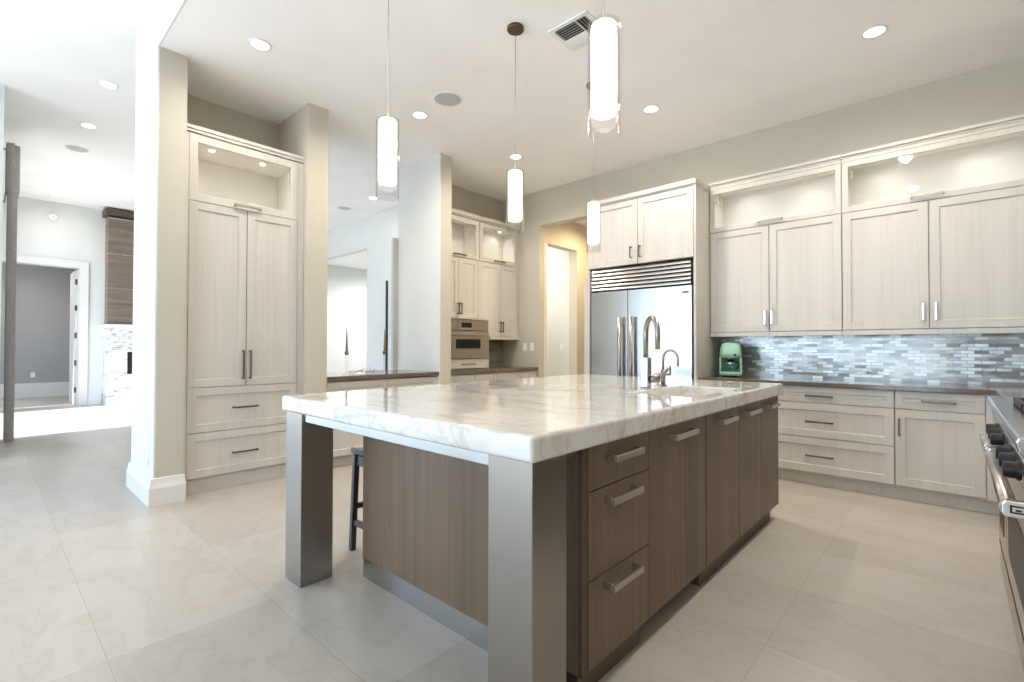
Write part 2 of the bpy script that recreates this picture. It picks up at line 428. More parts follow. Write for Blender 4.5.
# hall behind the back wall
b = MB(); b.box(-4.62, -4.471, 5.64, 5.668, 0, 3.2); b.box(-4.62, -4.471, 5.668, 6.447, 2.752, 3.2); b.box(-4.62, -4.471, 6.447, 9, 0, 3.2)
struct('wall_hall_left', b, 'paint')
struct('wall_hall_right', MB().box(-3.3, -3.2, 5.641, 9, 0, 3.2), 'paint')
struct('wall_hall_end', MB().box(-7.5, -3.2, 8.9, 9, 0, 3.2), 'paint')
struct('ceiling_hall', MB().box(-7.6, -3.2, 5.641, 9, 3.2, 3.3), 'ceil')
struct('wall_side_room', MB().box(-6.9, -4.621, 6.447, 6.55, 0, 3.2), 'paint_family')
b = MB(); b.box(-7.05, -6.9, 5.751, 5.95, 0, 3.2); b.box(-7.05, -6.9, 5.95, 6.447, 0, 2.2)
struct('wall_side_room_end', b, 'paint')
struct('trim_4', MB().box(-4.50, -4.462, 5.60, 5.667, 0, 2.74), 'trim')
# backsplashes
struct('trim_5', MB().box(-1.884, .86, 5.478, 5.4895, .8985, 1.345), 'mosaic')
struct('trim_6', MB().box(.846, .8595, 1.5, 5.477, .8985, 2.0), 'mosaicside')
struct('trim_7', MB().box(-5.219, -5.205, 4.6, 5.488, .9065, 1.34), 'stoneback')

# ------------------------------------------------------------------ cabinet parts (local frame: width +x, front y=0, depth +y)
def pull_h(x0, x1, z, mat, parent, y=0, out=.034, hgt=.014, th=.012, name='handle'):
    m = MB(); m.box(x0, x1, y-out, y-out+th, z-hgt/2, z+hgt/2)
    m.box(x0, x0+.014, y-out+th, y-.0003, z-hgt/2, z+hgt/2); m.box(x1-.014, x1, y-out+th, y-.0003, z-hgt/2, z+hgt/2)
    return m.build(name, mat, parent, .0015)
def pull_v(x, z0, z1, mat, parent, y=0, out=.034, wd=.014):
    m = MB(); m.box(x-wd/2, x+wd/2, y-out, y-out+.012, z0, z1)
    m.box(x-wd/2, x+wd/2, y-out+.012, y-.0003, z0, z0+.014); m.box(x-wd/2, x+wd/2, y-out+.012, y-.0003, z1-.014, z1)
    return m.build('handle', mat, parent, .0015)
def door(p, x0, x1, z0, z1, hx=None, hz=None, mat='cab', hm='bronze', name='door', **k):
    d = MB().shaker(x0+.003, x1-.003, z0+.003, z1-.003, **k).build(name, mat, p)
    if hx is not None: pull_v(hx, hz[0], hz[1], hm, d, out=.034 if hz[1]-hz[0] > .2 else .046)
    return d
def drawer(p, x0, x1, z0, z1, hx0, hx1, hz, mat='cab', hm='bronze', **k):
    d = MB().shaker(x0+.003, x1-.003, z0+.003, z1-.003, **k).build('drawer', mat, p)
    pull_h(hx0, hx1, hz, hm, d); return d
def glass_door(p, x0, x1, z0, z1, hx0, hx1, hz, hm='nickel', fr=.062):
    d = MB().frame(x0+.0015, x1-.0015, z0+.0015, z1-.0015, fr=fr).build('glass_door', 'cab', p, .0015)
    MB().box(x0+fr-.004, x1-fr+.004, .009, .013, z0+fr-.004, z1-fr+.004).build('glass_pane', 'pane', d)
    if hx0 is not None: pull_h(hx0, hx1, hz, hm, d, hgt=.018)
    return d
def shell(x0, x1, z0, z1, dep, t=.018, y=.0225):
    m = MB(); m.box(x0, x0+t, y, dep, z0, z1); m.box(x1-t, x1, y, dep, z0, z1)
    m.box(x0+t, x1-t, y, dep, z0, z0+t); m.box(x0+t, x1-t, y, dep, z1-t, z1); m.box(x0+t, x1-t, dep-t, dep, z0+t, z1-t)
    return m
def puck(p, x, y, z):
    o = MB().lathe([(.036, 0), (.036, .008), (.024, .008)], (x, y, z-.008), 24, cap=False).build('puck_light', 'chrome', p)
    MB().cyl((x, y, z-.006), .024, .004).build('lens', 'puck', o)
    l = bpy.data.lights.new('puck_beam', 'SPOT'); l.energy = 3; l.color = (1, .94, .86); l.spot_size = 2.9; l.spot_blend = 1; l.shadow_soft_size = .02
    q = bpy.data.objects.new('puck_beam', l); COL.objects.link(q); q.parent = o; q.location = (x, y, z-.012)
def crown(p, x0, x1, z0, z1, dep, over=.014):
    m = MB(); m.box(x0, x1, -over*.3, dep, z0, z0+(z1-z0)*.45); m.box(x0, x1, -over, dep, z0+(z1-z0)*.45, z1)
    m.build('crown', 'cab', p, .002)

# ---- tall pantry cabinet
P = thing('pantry_cabinet', 'tall off-white pantry cabinet with lit glass top set between two wall piers', 'cabinet', (-4.52, 1.072, 0), PI/2)
W = .962
m = MB(); m.box(0, W, .0225, .59, .13, 2.375)
m.build('carcass', 'cab', P)
shell(.0, W, 2.376, 2.93, .59).build('display_box', 'cabin', P)
m = MB(); m.box(0, .03, 0, .0224, .125, 2.92); m.box(.905, W, 0, .0224, .125, 2.92); m.build('filler', 'cab', P)
MB().box(0, W, .03, .5, 0, .125).build('toe_kick', 'cab', P)
door(P, .03, .467, .862, 2.378, .44, (.92, 1.165)); door(P, .467, .905, .862, 2.378, .497, (.92, 1.165))
drawer(P, .03, .905, .495, .862, .362, .565, .682); drawer(P, .03, .905, .13, .495, .362, .565, .302)
gd = glass_door(P, .03, .905, 2.378, 2.92, .362, .575, 2.405)
crown(P, 0, W, 2.931, 2.985, .59)
puck(P, .26, .25, 2.912); puck(P, .68, .25, 2.912)
MB().box(.828, .845, .03, .07, 2.72, 2.80).build('hinge', 'greycover', P, .003)

# ---- cabinets over the back counter
def upper(x0, x1, xm, pulls, hbar, label, right_open=False):
    U = thing('wall_cabinet', label, 'cabinet', (x0, 5.14, 1.352), 0, None)
    W = x1-x0; z = 1.352
    MB().box(0, W, .0225, .348, 0, 2.39-z).build('carcass', 'cab', U)
    shell(0, W, 2.391-z, 2.872-z, .348).build('display_box', 'cabin', U)
    door(U, 0, xm-x0, .0, 2.392-z, pulls[0]-x0, (1.42-z, 1.558-z), hm='chrome')
    door(U, xm-x0, W, .0, 2.392-z, pulls[1]-x0, (1.42-z, 1.558-z), hm='chrome')
    glass_door(U, 0, W, 2.392-z, 2.842-z, hbar[0]-x0, hbar[1]-x0, 2.432-z, fr=.047)
    m = MB(); m.box(0, W, -.004, .348, 2.873-z, 2.888-z); m.box(0, W, .0, .0224, 2.843-z, 2.872-z); m.box(0, W, -.018, .348, 2.8885-z, 2.915-z)
    m.build('crown', 'cab', U, .002)
    MB().box(0, W, -.010, .03, -.045, -.004).build('light_rail', 'cab', U, .002)
    q = (.25, .75)
    for k in q: puck(U, W*k, .12, 2.853-z)
    MB().box(.066, .078, .03, .075, 2.70-z, 2.775-z).build('hinge', 'greycover', U, .002)
    return U
upper(-1.880, -.726, -1.316, (-1.346, -1.286), (-1.415, -1.20), 'off-white wall cabinet with lit glass top standing next to the tall refrigerator surround')
upper(-.724, .46, -.140, (-.178, -.100), (-.25, -.045), 'off-white wall cabinet with lit glass top, further from the refrigerator than its twin')

# ---- base cabinets on the back wall
def base_unit(x0, x1, label, kind):
    U = thing('base_cabinet', label, 'cabinet', (x0, 4.86, 0)); W = x1-x0
    MB().box(0, W, .0225, .60, .105, .861).build('carcass', 'cab', U)
    MB().box(0, W, .065, .58, 0, .104).build('toe_kick', 'cab', U)
    if kind == 'drawers':
        c = -.856-x0
        for z0, z1, hz in ((.718, .861, .78), (.418, .718, .557), (.115, .418, .263)):
            drawer(U, 0, W, z0, z1, c-.103, c+.103, hz, fr=.05 if z0 > .7 else .062)
    else:
        drawer(U, 0, .515, .718, .861, .16, .36, .787, fr=.05)
        door(U, 0, .515, .115, .718, .028, (.507, .645))
        MB().box(.516, W, 0, .0224, .105, .861).build('filler', 'cab', U)
    return U
base_unit(-1.365, -.348, 'off-white base cabinet with three drawers under the dark counter', 'drawers')
base_unit(-.346, .252, 'off-white base cabinet with one drawer over a door, beside the range corner', 'door')
U = thing('base_cabinet', 'off-white base cabinet hidden mostly behind the island next to the refrigerator', 'cabinet', (-1.882, 4.86, 0))
MB().box(0, .515, .0225, .60, .105, .861).build('carcass', 'cab', U); MB().box(0, .515, .065, .58, 0, .104).build('toe_kick', 'cab', U)
door(U, 0, .515, .115, .861, .46, (.507, .645))
# short run beside the range
U = thing('base_cabinet', 'narrow off-white base cabinet with pulls between the range and the corner', 'cabinet', (.255, 4.855, 0), -PI/2)
MB().box(0, 1.43, .0225, .58, .105, .861).build('carcass', 'cab', U); MB().box(0, 1.43, .065, .58, 0, .104).build('toe_kick', 'cab', U)
for z0, z1, hz in ((.718, .861, .78), (.418, .718, .557), (.115, .418, .27)):
    drawer(U, .02, 1.42, z0, z1, .75, 1.0, hz)
ct = MB().prism([(-1.882, 5.477), (-1.882, 4.83), (.222, 4.83), (.222, 3.43), (.845, 3.43), (.845, 5.477)], .862, .898).build('countertop', 'counter', None, .002)
tag(ct, 'dark taupe stone countertop running along the tiled back wall and round the corner', 'countertop')

# ---- refrigerator and its surround
S = thing('refrigerator_surround', 'off-white tall cabinet surround with two doors above the steel refrigerator', 'cabinet', (-3.16, 4.78, 0))
W = 1.274
MB().box(0, W, .0225, .70, 2.105, 2.818).build('carcass', 'cab', S)
MB().box(W-.024, W, 0, .70, 0, 2.104).build('side_panel', 'cab', S); MB().box(0, .024, 0, .70, 0, 2.104).build('side_panel', 'cab', S)
MB().box(-.062, -.001, .02, .70, 0, 2.03).build('edge_panel', 'cab', S)
MB().box(W-.022, W, 0, .0224, 2.105, 2.818).build('filler', 'cab', S)
door(S, 0, .637, 2.105, 2.818, .566, (2.17, 2.295)); door(S, .637, W-.023, 2.105, 2.818, .672, (2.17, 2.295))
m = MB(); m.box(-.002, W+.002, -.004, .70, 2.819, 2.836); m.box(-.006, W+.006, -.018, .70, 2.8365, 2.882); m.build('crown', 'cab', S, .002)
R = thing('refrigerator', 'built-in stainless steel two-door refrigerator with louvred top grille', 'refrigerator', (-3.134, 4.785, 0))
W = 1.222
MB().box(.012, W-.012, .05, .69, 0, 2.095).build('body', 'gap', R)
MB().box(.015, .485, 0, .0495, .12, 1.825).build('door', 'steelf', R, .004, 2)
dd = MB().box(.491, W-.018, 0, .0495, .12, 1.825).build('door', 'steelf', R, .004, 2)
MB().box(W-.115, W-.05, -.0025, -.0003, 1.748, 1.765).build('badge', 'black', dd)
for x, par in ((.418, 'a'), (.558, 'b')):
    m = MB().tube([(x, -.06, .42), (x, -.06, 1.53)], .021, 18)
    for z in (.50, 1.46): m.tube([(x, -.058, z), (x, -.0005, z)], .010, 10)
    m.build('handle', 'faucet', R)
MB().box(.012, W-.012, .03, .0495, 1.832, 2.09).build('grille_back', 'gap', R)
for k in range(6):
    z = 1.842+k*.0415
    MB().prism([(.0, z), (.0, z+.012), (.014, z+.033), (.029, z+.033), (.029, z+.02), (.012, z)], .022, W-.03, 'x').build('louvre', 'steel', R, .002)
MB().box(0, W, .02, .06, 0, .11).build('kick_grille', 'gap', R)

# ---- oven niche on the left wall
N = thing('wall_cabinet', 'off-white wall cabinet with two glass tops in the niche above the built-in oven', 'cabinet', (-4.87, 3.80, 1.345), PI/2)
z = 1.345; W = 1.682
m = MB(); m.box(0, 1.0, .0225, .33, 1.58-z, 2.395-z); m.box(1.0, W, .0225, .33, 0, 2.395-z); m.build('carcass', 'cab', N)
shell(0, .858, 2.396-z, 2.955-z, .33).build('display_box', 'cabin', N); shell(.860, W, 2.396-z, 2.955-z, .33).build('display_box', 'cabin', N)
door(N, .13, .478, 1.585-z, 2.395-z, .452, (1.635-z, 1.785-z)); door(N, .478, .828, 1.585-z, 2.395-z, .504, (1.635-z, 1.785-z))
MB().box(.0, .129, 0, .0224, 1.58-z, 2.395-z).build('filler', 'cab', N)
MB().box(.829, .868, 0, .0224, 1.58-z, 2.395-z).build('filler', 'cab', N)
door(N, .869, 1.284, 0, 2.395-z, 1.258, (1.41-z, 1.56-z)); door(N, 1.284, W-.03, 0, 2.395-z, 1.31, (1.41-z, 1.56-z))
MB().box(W-.029, W, 0, .0224, 0, 2.395-z).build('filler', 'cab', N)
glass_door(N, .13, .85, 2.40-z, 2.945-z, .38, .60, 2.432-z, 'bronze'); glass_door(N, .869, W-.03, 2.40-z, 2.945-z, 1.15, 1.37, 2.432-z, 'bronze')
m = MB(); m.box(0, W, -.003, .33, 2.956-z, 2.974-z); m.box(0, W, -.018, .33, 2.9745-z, 3.022-z); m.build('crown', 'cab', N, .002)
m = MB(); m.box(1.075, W, .0, .05, -.045, -.001); m.box(1.06, W, -.02, -.001, -.04, -.004); m.build('light_rail', 'cab', N)
for x in (.46, 1.06, 1.44): puck(N, x, .17, 2.936-z)
for x in (.77, 1.575): MB().box(x, x+.018, .03, .13, 2.74-z, 2.82-z).build('hinge', 'greycover', N, .004)
O = thing('oven_cabinet', 'off-white housing on the dark counter holding the small built-in oven', 'cabinet', (-4.60, 3.795, .907), PI/2)
z = .907
m = MB(); m.box(0, .01, .0, .56, 0, 1.56-z); m.box(.772, .785, 0, .56, 0, 1.56-z); m.box(.011, .771, 0, .56, 1.552-z, 1.56-z); m.box(.011, .771, .45, .56, .1, 1.55-z)
m.box(.011, .771, .02, .44, 0, 1.045-z); m.build('carcass', 'cab', O)
drawer(O, .011, .771, .918-z, 1.043-z, .30, .52, .978-z, t=.019, fr=.012, rec=.001)
V = thing('wall_oven', 'small stainless steel built-in oven with dark window in the niche', 'oven', (-4.60, 3.808, 1.05), PI/2)
MB().box(.003, .755, .02, .43, 0, .49).build('body', 'gap', V)
pn = MB().box(0, .758, -.005, .0195, .358, .492).build('control_panel', 'ovensteel', V, .003)
MB().box(.28, .45, -.007, -.0053, .395, .455).build('display', 'black', pn)
MB().box(.215, .219, -.0065, -.0053, .36, .49).build('panel_seam', 'gap', pn)
dr = MB().box(0, .758, -.015, .0195, .0, .352).build('door', 'ovensteel', V, .003)
MB().box(.18, .60, -.018, -.0153, .125, .245).build('window', 'black', dr)
m = MB().box(.02, .738, -.062, -.04, .298, .322); m.box(.05, .08, -.04, -.0153, .30, .32); m.box(.68, .71, -.04, -.0153, .30, .32)
m.build('handle', 'nickel', dr, .004)
c2 = MB().box(-5.215, -4.45, 3.795, 5.445, .862, .906).build('countertop', 'counter', None, .002)
tag(c2, 'dark stone countertop in the left niche under the built-in oven', 'countertop')
def low_cab(y0, y1, n, label):
    U = thing('base_cabinet', label, 'cabinet', (-4.478, y0, 0), PI/2); W = y1-y0
    MB().box(0, W, .0225, .60, .105, .861).build('carcass', 'cab', U); MB().box(0, W, .065, .58, 0, .104).build('toe_kick', 'cab', U)
    for k in range(n):
        a, b_ = W*k/n, W*(k+1)/n
        door(U, a, b_, .115, .855, b_-.05 if k % 2 == 0 else a+.05, (.60, .74))
low_cab(3.797, 5.44, 4, 'off-white base cabinet run under the dark counter in the oven niche')
low_cab(2.24, 3.61, 2, 'off-white base cabinet run under the pass-through ledge between two piers')
c3 = MB().box(-5.18, -4.45, 2.238, 3.612, .862, .906).build('countertop', 'counter', None, .002)
tag(c3, 'dark stone pass-through ledge between the pantry pier and the oven pier', 'countertop')
struct('wall_passthrough', MB().box(-5.25, -5.09, 2.24, 3.61, 0, .86), 'paint_family')

# ------------------------------------------------------------------ island
IX0, IX1, IY0, IY1 = -2.59, -.885, 1.055, 3.80
T = thing('kitchen_island', 'large brown wood kitchen island standing on square steel legs', 'kitchen island', (0, 0, 0))
# panels of the cabinet body
m = MB(); m.box(-2.29, -.935, 1.352, 1.372, .098, .863)
m.build('end_panel', 'brown', T, .001)
MB().box(-.9349, -.918, 1.352, 1.383, .098, .863).build('corner_stile', 'browndark', T)
m = MB(); m.box(-2.29, -2.27, 1.3721, 3.79, .098, .863); m.box(-2.27, -.917, 3.77, 3.79, .098, .863); m.box(-2.27, -.94, 1.3721, 3.7699, .098, .115)
m.build('carcass', 'brown', T)
m = MB(); m.box(-.938, -.934, 1.384, 3.77, .10, .862); m.build('carcass_face', 'gap', T)
MB().box(-2.285, -.99, 1.353, 1.37, 0, .0975).build('steel_kick', 'steelkick', T)
for q in ((-1.0, -.95, 1.375, 1.80), (-1.0, -.95, 2.437, 3.70), (-1.06, -1.04, 1.80, 2.437), (-2.285, -2.25, 1.38, 3.70)):
    MB().box(*q, 0, .0975).build('toe_kick', 'browndark', T)
def ifront(y0, y1, z0, z1, hy0, hy1, hz, name):
    d = MB().box(-.9338, -.915, y0+.0025, y1-.0025, z0+.0025, z1-.0025).build(name, 'brown', T, .001)
    m = MB(); m.box(-.882, -.870, hy0, hy1, hz-.012, hz+.012)
    m.box(-.882, -.9148, hy0, hy0+.012, hz-.012, hz+.012); m.box(-.882, -.9148, hy1-.012, hy1, hz-.012, hz+.012)
    m.build('handle', 'nickel', d, .0015)
ifront(1.385, 1.829, .706, .862, 1.503, 1.708, .806, 'drawer')
ifront(1.385, 1.829, .403, .706, 1.485, 1.70, .660, 'drawer')
ifront(1.385, 1.829, .10, .403, 1.485, 1.70, .360, 'drawer')
ifront(1.829, 2.434, .10, .862, 2.0, 2.24, .811, 'door')
ifront(2.442, 2.945, .10, .862, 2.57, 2.80, .811, 'door')
ifront(2.945, 3.375, .10, .862, 3.0, 3.24, .811, 'door')
ifront(3.375, 3.785, .10, .862, 3.46, 3.66, .811, 'door')
for lx0, lx1 in ((-2.581, -2.402), (-1.083, -.902)):
    MB().box(lx0, lx1, 1.076, 1.245, 0, .8635).build('leg', 'steelv', T, .003, 2)
MB().box(-2.4015, -1.0835, 1.088, 1.20, .822, .8635).build('apron', 'steelkick', T, .002)
MB().box(-.99, -.93, 1.2455, 1.351, .84, .8635).build('stretcher', 'brown', T)
# slab with sink cut-out
SX0, SX1, SY0, SY1 = -1.345, -.985, 2.44, 3.14
def slab():
    s = MB(); xs = [IX0, SX0, SX1, IX1]; ys = [IY0, SY0, SY1, IY1]
    idx = {}
    for k, z in enumerate((.865, .945)):
        for i, x in enumerate(xs):
            for j, y in enumerate(ys): idx[i, j, k] = len(s.v); s.v.append((x, y, z))
    def f(*q): s.f.append([idx[t] for t in q]); s.sm.append(False)
    for i in range(3):
        for j in range(3):
            if (i, j) == (1, 1): continue
            f((i,j,1),(i+1,j,1),(i+1,j+1,1),(i,j+1,1)); f((i,j,0),(i,j+1,0),(i+1,j+1,0),(i+1,j,0))
    for i in range(3):
        f((i,0,0),(i+1,0,0),(i+1,0,1),(i,0,1)); f((i,3,0),(i,3,1),(i+1,3,1),(i+1,3,0))
        f((0,i,0),(0,i,1),(0,i+1,1),(0,i+1,0)); f((3,i,0),(3,i+1,0),(3,i+1,1),(3,i,1))
    f((1,1,0),(1,1,1),(2,1,1),(2,1,0)); f((1,2,0),(2,2,0),(2,2,1),(1,2,1)); f((1,1,0),(1,2,0),(1,2,1),(1,1,1)); f((2,1,0),(2,1,1),(2,2,1),(2,2,0))
    return s
sl_ = slab().build('island_countertop', 'marble', None, .013, 4)
tag(sl_, 'thick polished white marble slab covering the kitchen island', 'countertop')
# sink
SK = MB(); t = .012; a0, a1, b0, b1 = SX0-.02, SX1+.02, SY0-.02, SY1+.02
SK.box(a0, SX0-.004, b0, b1, .66, .864); SK.box(SX1+.004, a1, b0, b1, .66, .864); SK.box(SX0-.004, SX1+.004, b0, SY0-.004, .66, .864); SK.box(SX0-.004, SX1+.004, SY1+.004, b1, .66, .864); SK.box(a0, a1, b0, b1, .645, .66)
sk = thing('sink', 'white undermount sink set into the marble island', 'sink', (0, 0, 0))
SK.build('basin', 'sinkwhite', sk, .003)
MB().lathe([(.045, .661), (.045, .664), (.03, .664), (.028, .660)], (-1.165, 2.79, 0), 24).build('drain', 'chrome', sk)
# faucets
FA = thing('kitchen_faucet', 'tall gooseneck faucet with squared steel post behind the island sink', 'faucet', (-1.413, 2.783, .9455))
MB().prism([(-.026, -.026), (.026, -.026), (.026, .026), (-.026, .026)], .004, .19).build('post', 'steeltop', FA, .005, 2)
MB().cyl((0, 0, 0), .032, .005).build('base_plate', 'nickel', FA)
dx, dy = .735, -.678
pts = [(0, 0, .19), (0, 0, .33)]; r = .095
for k in range(1, 15):
    a = PI*k/14; pts.append((dx*r*(1-math.cos(a)), dy*r*(1-math.cos(a)), .335+r*math.sin(a)))
pts.append((dx*2*r, dy*2*r, .24))
MB().tube(pts, .0155, 16).build('spout', 'faucet', FA)
m = MB().tube([(.02, .012, .055), (.06, .055, .055)], .022, 14); m.tube([(.055, .05, .06), (.105, .10, .125)], .012, 12)
m.build('lever', 'faucet', FA)
FB = thing('drinking_water_faucet', 'small gooseneck faucet beside the tall faucet at the island sink', 'faucet', (-1.42, 3.04, .9455))
m = MB().cyl((0, 0, 0), .024, .006); m.cyl((0, 0, .006), .015, .10); m.build('post', 'faucet', FB)
pts = [(0, 0, .10), (0, 0, .16)]; r = .058
for k in range(1, 13):
    a = PI*k/12; pts.append((r*(1-math.cos(a))*.95, -.2*r*(1-math.cos(a)), .175+r*math.sin(a)))
pts.append((.112, -.024, .13))
MB().tube(pts, .0085, 12).build('spout', 'faucet', FB)
m = MB().tube([(.0, 0, .075), (.045, .01, .075)], .009, 10); m.tube([(.045, .01, .07), (.045, .01, .135)], .006, 10); m.build('lever', 'faucet', FB)
SDP = thing('air_gap_cap', 'short round steel cap standing between the two island faucets', 'faucet fitting', (-1.425, 2.965, .9455))
MB().lathe([(.02, 0), (.02, .006), (.012, .01), (.012, .045), (.022, .05), (.024, .075), (.018, .085), (.0, .088)], (0, 0, 0), 20).build('cap', 'chrome', SDP)

# bar stool (saddle stool) at the seating side
ST = thing('bar_stool', 'dark grey backless bar stool tucked under the island overhang', 'stool', (-2.46, 1.66, 0))
m = MB(); n = 10
vs = []; hw, hd = .19, .17
for k in range(n+1):
    y = -hw+2*hw*k/n; zt = .588+.018*(2*k/n-1)**2
    vs += [(-hd, y, zt-.035), (hd, y, zt-.035), (hd, y, zt), (-hd, y, zt)]
fs = [(0, 1, 2, 3), (4*n+3, 4*n+2, 4*n+1, 4*n)]
for k in range(n):
    for q in range(4): fs.append((4*k+q, 4*k+(q+1) % 4, 4*k+4+(q+1) % 4, 4*k+4+q))
m.add(vs, fs); m.build('seat', 'stool', ST, .006, 2)
m = MB(); m.box(-.15, .15, -.165, -.145, .50, .557); m.box(-.15, .15, .145, .165, .50, .557); m.box(-.16, -.14, -.145, .145, .50, .557); m.box(.14, .16, -.145, .145, .50, .557)
m.build('apron', 'stool', ST)
for sx in (-1, 1):
    for sy in (-1, 1):
        MB().bar((sx*.172, sy*.174, 0), (sx*.155, sy*.160, .568), .030, .034).build('leg', 'stool', ST, .003)
for q in ((-.155, .155, -.178, -.155), (-.155, .155, .155, .178)): MB().box(*q, .15, .18).build('footrest', 'stool', ST)
for q in ((-.172, -.152, -.155, .155), (.152, .172, -.155, .155)): MB().box(*q, .24, .27).build('stretcher', 'stool', ST)

# ------------------------------------------------------------------ range (local: width along -Y, front at x=.155)
RX, RY0, RY1 = .160, 1.885, 3.41
G = thing('range_cooker', 'wide stainless steel professional range with black knobs and tubular door handles', 'range', (0, 0, 0))
MB().box(RX+.035, .84, RY0+.01, RY1-.01, .09, .90).build('body', 'steelsmooth', G)
m = MB().prism([(.122, .944), (.128, .958), (.845, .958), (.845, .905), (.175, .903), (.150, .90), (.128, .918)], RY0, RY1, 'y')
m.build('top', 'steeltop', G, .004, 2)
MB().prism([(.172, .902), (.138, .892), (.150, .775), (.194, .775), (.194, .902)], RY0+.004, RY1-.004, 'y').build('control_panel', 'steelsmooth', G, .003)
dy_ = [(RY0+.004, 2.93), (2.94, RY1-.004)]
for a, b_ in dy_:
    d = MB().box(RX, .194, a, b_, .268, .771).build('oven_door', 'steelsmooth', G, .004)
    MB().box(RX-.002, RX-.0003, a+.12, b_-.12, .36, .60).build('oven_window', 'black', d)
    y0, y1 = a+.05, b_-.03
    h = MB().tube([(.114, y0, .747), (.114, y1, .747)], .0195, 18)
    h.tube([(.114, y0+.02, .747), (.114, y0+.04, .747)], .023, 18); h.tube([(.114, y1-.04, .747), (.114, y1-.02, .747)], .023, 18)
    h.build('handle', 'nickel', d)
    for yb, e in ((y0, 'near'), (y1, 'far')):
        br_ = MB().prism([(.095, .741), (.102, .731), (.16, .731), (.16, .777), (.102, .777), (.095, .767)], yb-.02 if e == 'near' else yb, yb if e == 'near' else yb+.02, 'y')
        bo = br_.build('handle_bracket', 'chrome', d, .004, 2)
        if e == 'near':
            q = MB(); y = yb-.0212
            q.frame(.112, .146, .743, .765, t=.0008, fr=.0045, y=y); q.box(.123, .135, y, y+.0008, .7495, .7545); q.build('emblem', 'black', bo)
for k in range(2):
    a, b_ = dy_[k]
    MB().box(RX+.004, .194, a+.002, b_-.002, .115, .240).build('kick_panel', 'steelsmooth', G, .003)
MB().box(RX+.001, .034+RX, RY0+.006, RY1-.006, .2405, .2675).build('panel_gap', 'gap', G)
for y in (RY0+.06, RY1-.06):
    for x in (.24, .78): MB().lathe([(.022, 0), (.022, .02), (.016, .03), (.016, .0905)], (x, y, 0), 16).build('foot', 'steelv', G)
for y in (2.03, 2.19, 2.34, 2.66, 2.81, 2.97):
    kb = MB().lathe([(.029, .148), (.029, .134), (.0245, .131), (.0235, .108), (.020, .104)], (0, y, .843), 22, axis='x').build('knob', 'black', G)
    MB().lathe([(.034, .150), (.034, .143), (.030, .141)], (0, y, .843), 22, axis='x').build('knob_bezel', 'chrome', kb)
for i in range(3):
    y0 = RY0+.06+i*.365; y1 = y0+.345
    g = MB(); g.box(.19, .79, y0, y0+.015, .962, .985); g.box(.19, .79, y1-.015, y1, .962, .985); g.box(.19, .205, y0, y1, .962, .985); g.box(.775, .79, y0, y1, .962, .985)
    g.box(.48, .495, y0, y1, .962, .985)
    for k in (1, 2, 3): g.box(.205, .775, y0+.086*k-.006, y0+.086*k+.006, .97, .988)
    for x in (.19, .775):
        for y in (y0, y1-.015): g.box(x, x+.015, y, y+.015, .9585, .962)
    g.build('grate', 'iron', G)

# ------------------------------------------------------------------ coffee maker
K = thing('coffee_maker', 'mint green retro coffee maker standing on the dark counter by the refrigerator', 'coffee maker', (-1.700, 5.215, .8985), .30)
K.scale = (.88, .88, 1)
def rrect(w_, d_, r, z, n=6):
    out = []
    for cx, cy, a0 in ((w_/2-r, d_/2-r, 0), (-w_/2+r, d_/2-r, PI/2), (-w_/2+r, -d_/2+r, PI), (w_/2-r, -d_/2+r, 1.5*PI)):
        for k in range(n+1):
            a = a0+PI/2*k/n; out.append((cx+r*math.cos(a), cy+r*math.sin(a), z))
    return out
def loft(mb, secs, smooth=True):
    n = len(secs[0]); vs = [v for s in secs for v in s]
    fs = [(j*n+k, j*n+(k+1) % n, (j+1)*n+(k+1) % n, (j+1)*n+k) for j in range(len(secs)-1) for k in range(n)]
    mb.add(vs, fs, smooth); b0 = len(mb.v)-len(vs)
    mb.f.append([b0+k for k in range(n)][::-1]); mb.sm.append(False); mb.f.append([b0+(len(secs)-1)*n+k for k in range(n)]); mb.sm.append(False)
    return mb
m = MB(); loft(m, [rrect(.236, .25, .05, .195), rrect(.232, .25, .052, .24), rrect(.218, .24, .055, .30), rrect(.195, .22, .055, .333), rrect(.15, .18, .05, .346)])
m.build('reservoir_top', 'mint', K)
m = MB(); m.box(-.118, -.100, -.115, .12, .03, .1948); m.box(.100, .118, -.115, .12, .03, .1948); loft(m, [rrect(.236, .25, .05, .012), rrect(.24, .25, .05, .04), rrect(.236, .25, .05, .05)])
m.build('housing', 'mint', K)
MB().box(-.0998, .0998, .02, .12, .0505, .1948).build('back_wall', 'mintdark', K)
MB().lathe([(.085, 0), (.085, .0118)], (0, 0, 0), 24).build('foot', 'black', K)
MB().lathe([(.012, 0), (.012, .012)], (.045, -.137, .222), 16, axis='y').build('switch', 'black', K)
cf = MB().lathe([(.045, .051), (.058, .07), (.062, .10), (.050, .14), (.042, .155)], (0, -.045, 0), 28).build('carafe', 'clear', K)
MB().lathe([(.044, .156), (.044, .168), (.02, .176)], (0, -.045, 0), 24).build('carafe_lid', 'black', cf)
MB().lathe([(.0555, .132), (.0535, .142)], (0, -.045, 0), 28, cap=False).build('carafe_band', 'chrome', cf)
MB().tube([(.045, -.09, .15), (.075, -.12, .152), (.082, -.127, .12), (.07, -.112, .085), (.055, -.09, .08)], .0075, 10).build('carafe_handle', 'black', cf)
MB().lathe([(.035, .1949), (.03, .182)], (0, -.045, 0), 20).build('filter_spout', 'chrome', K)

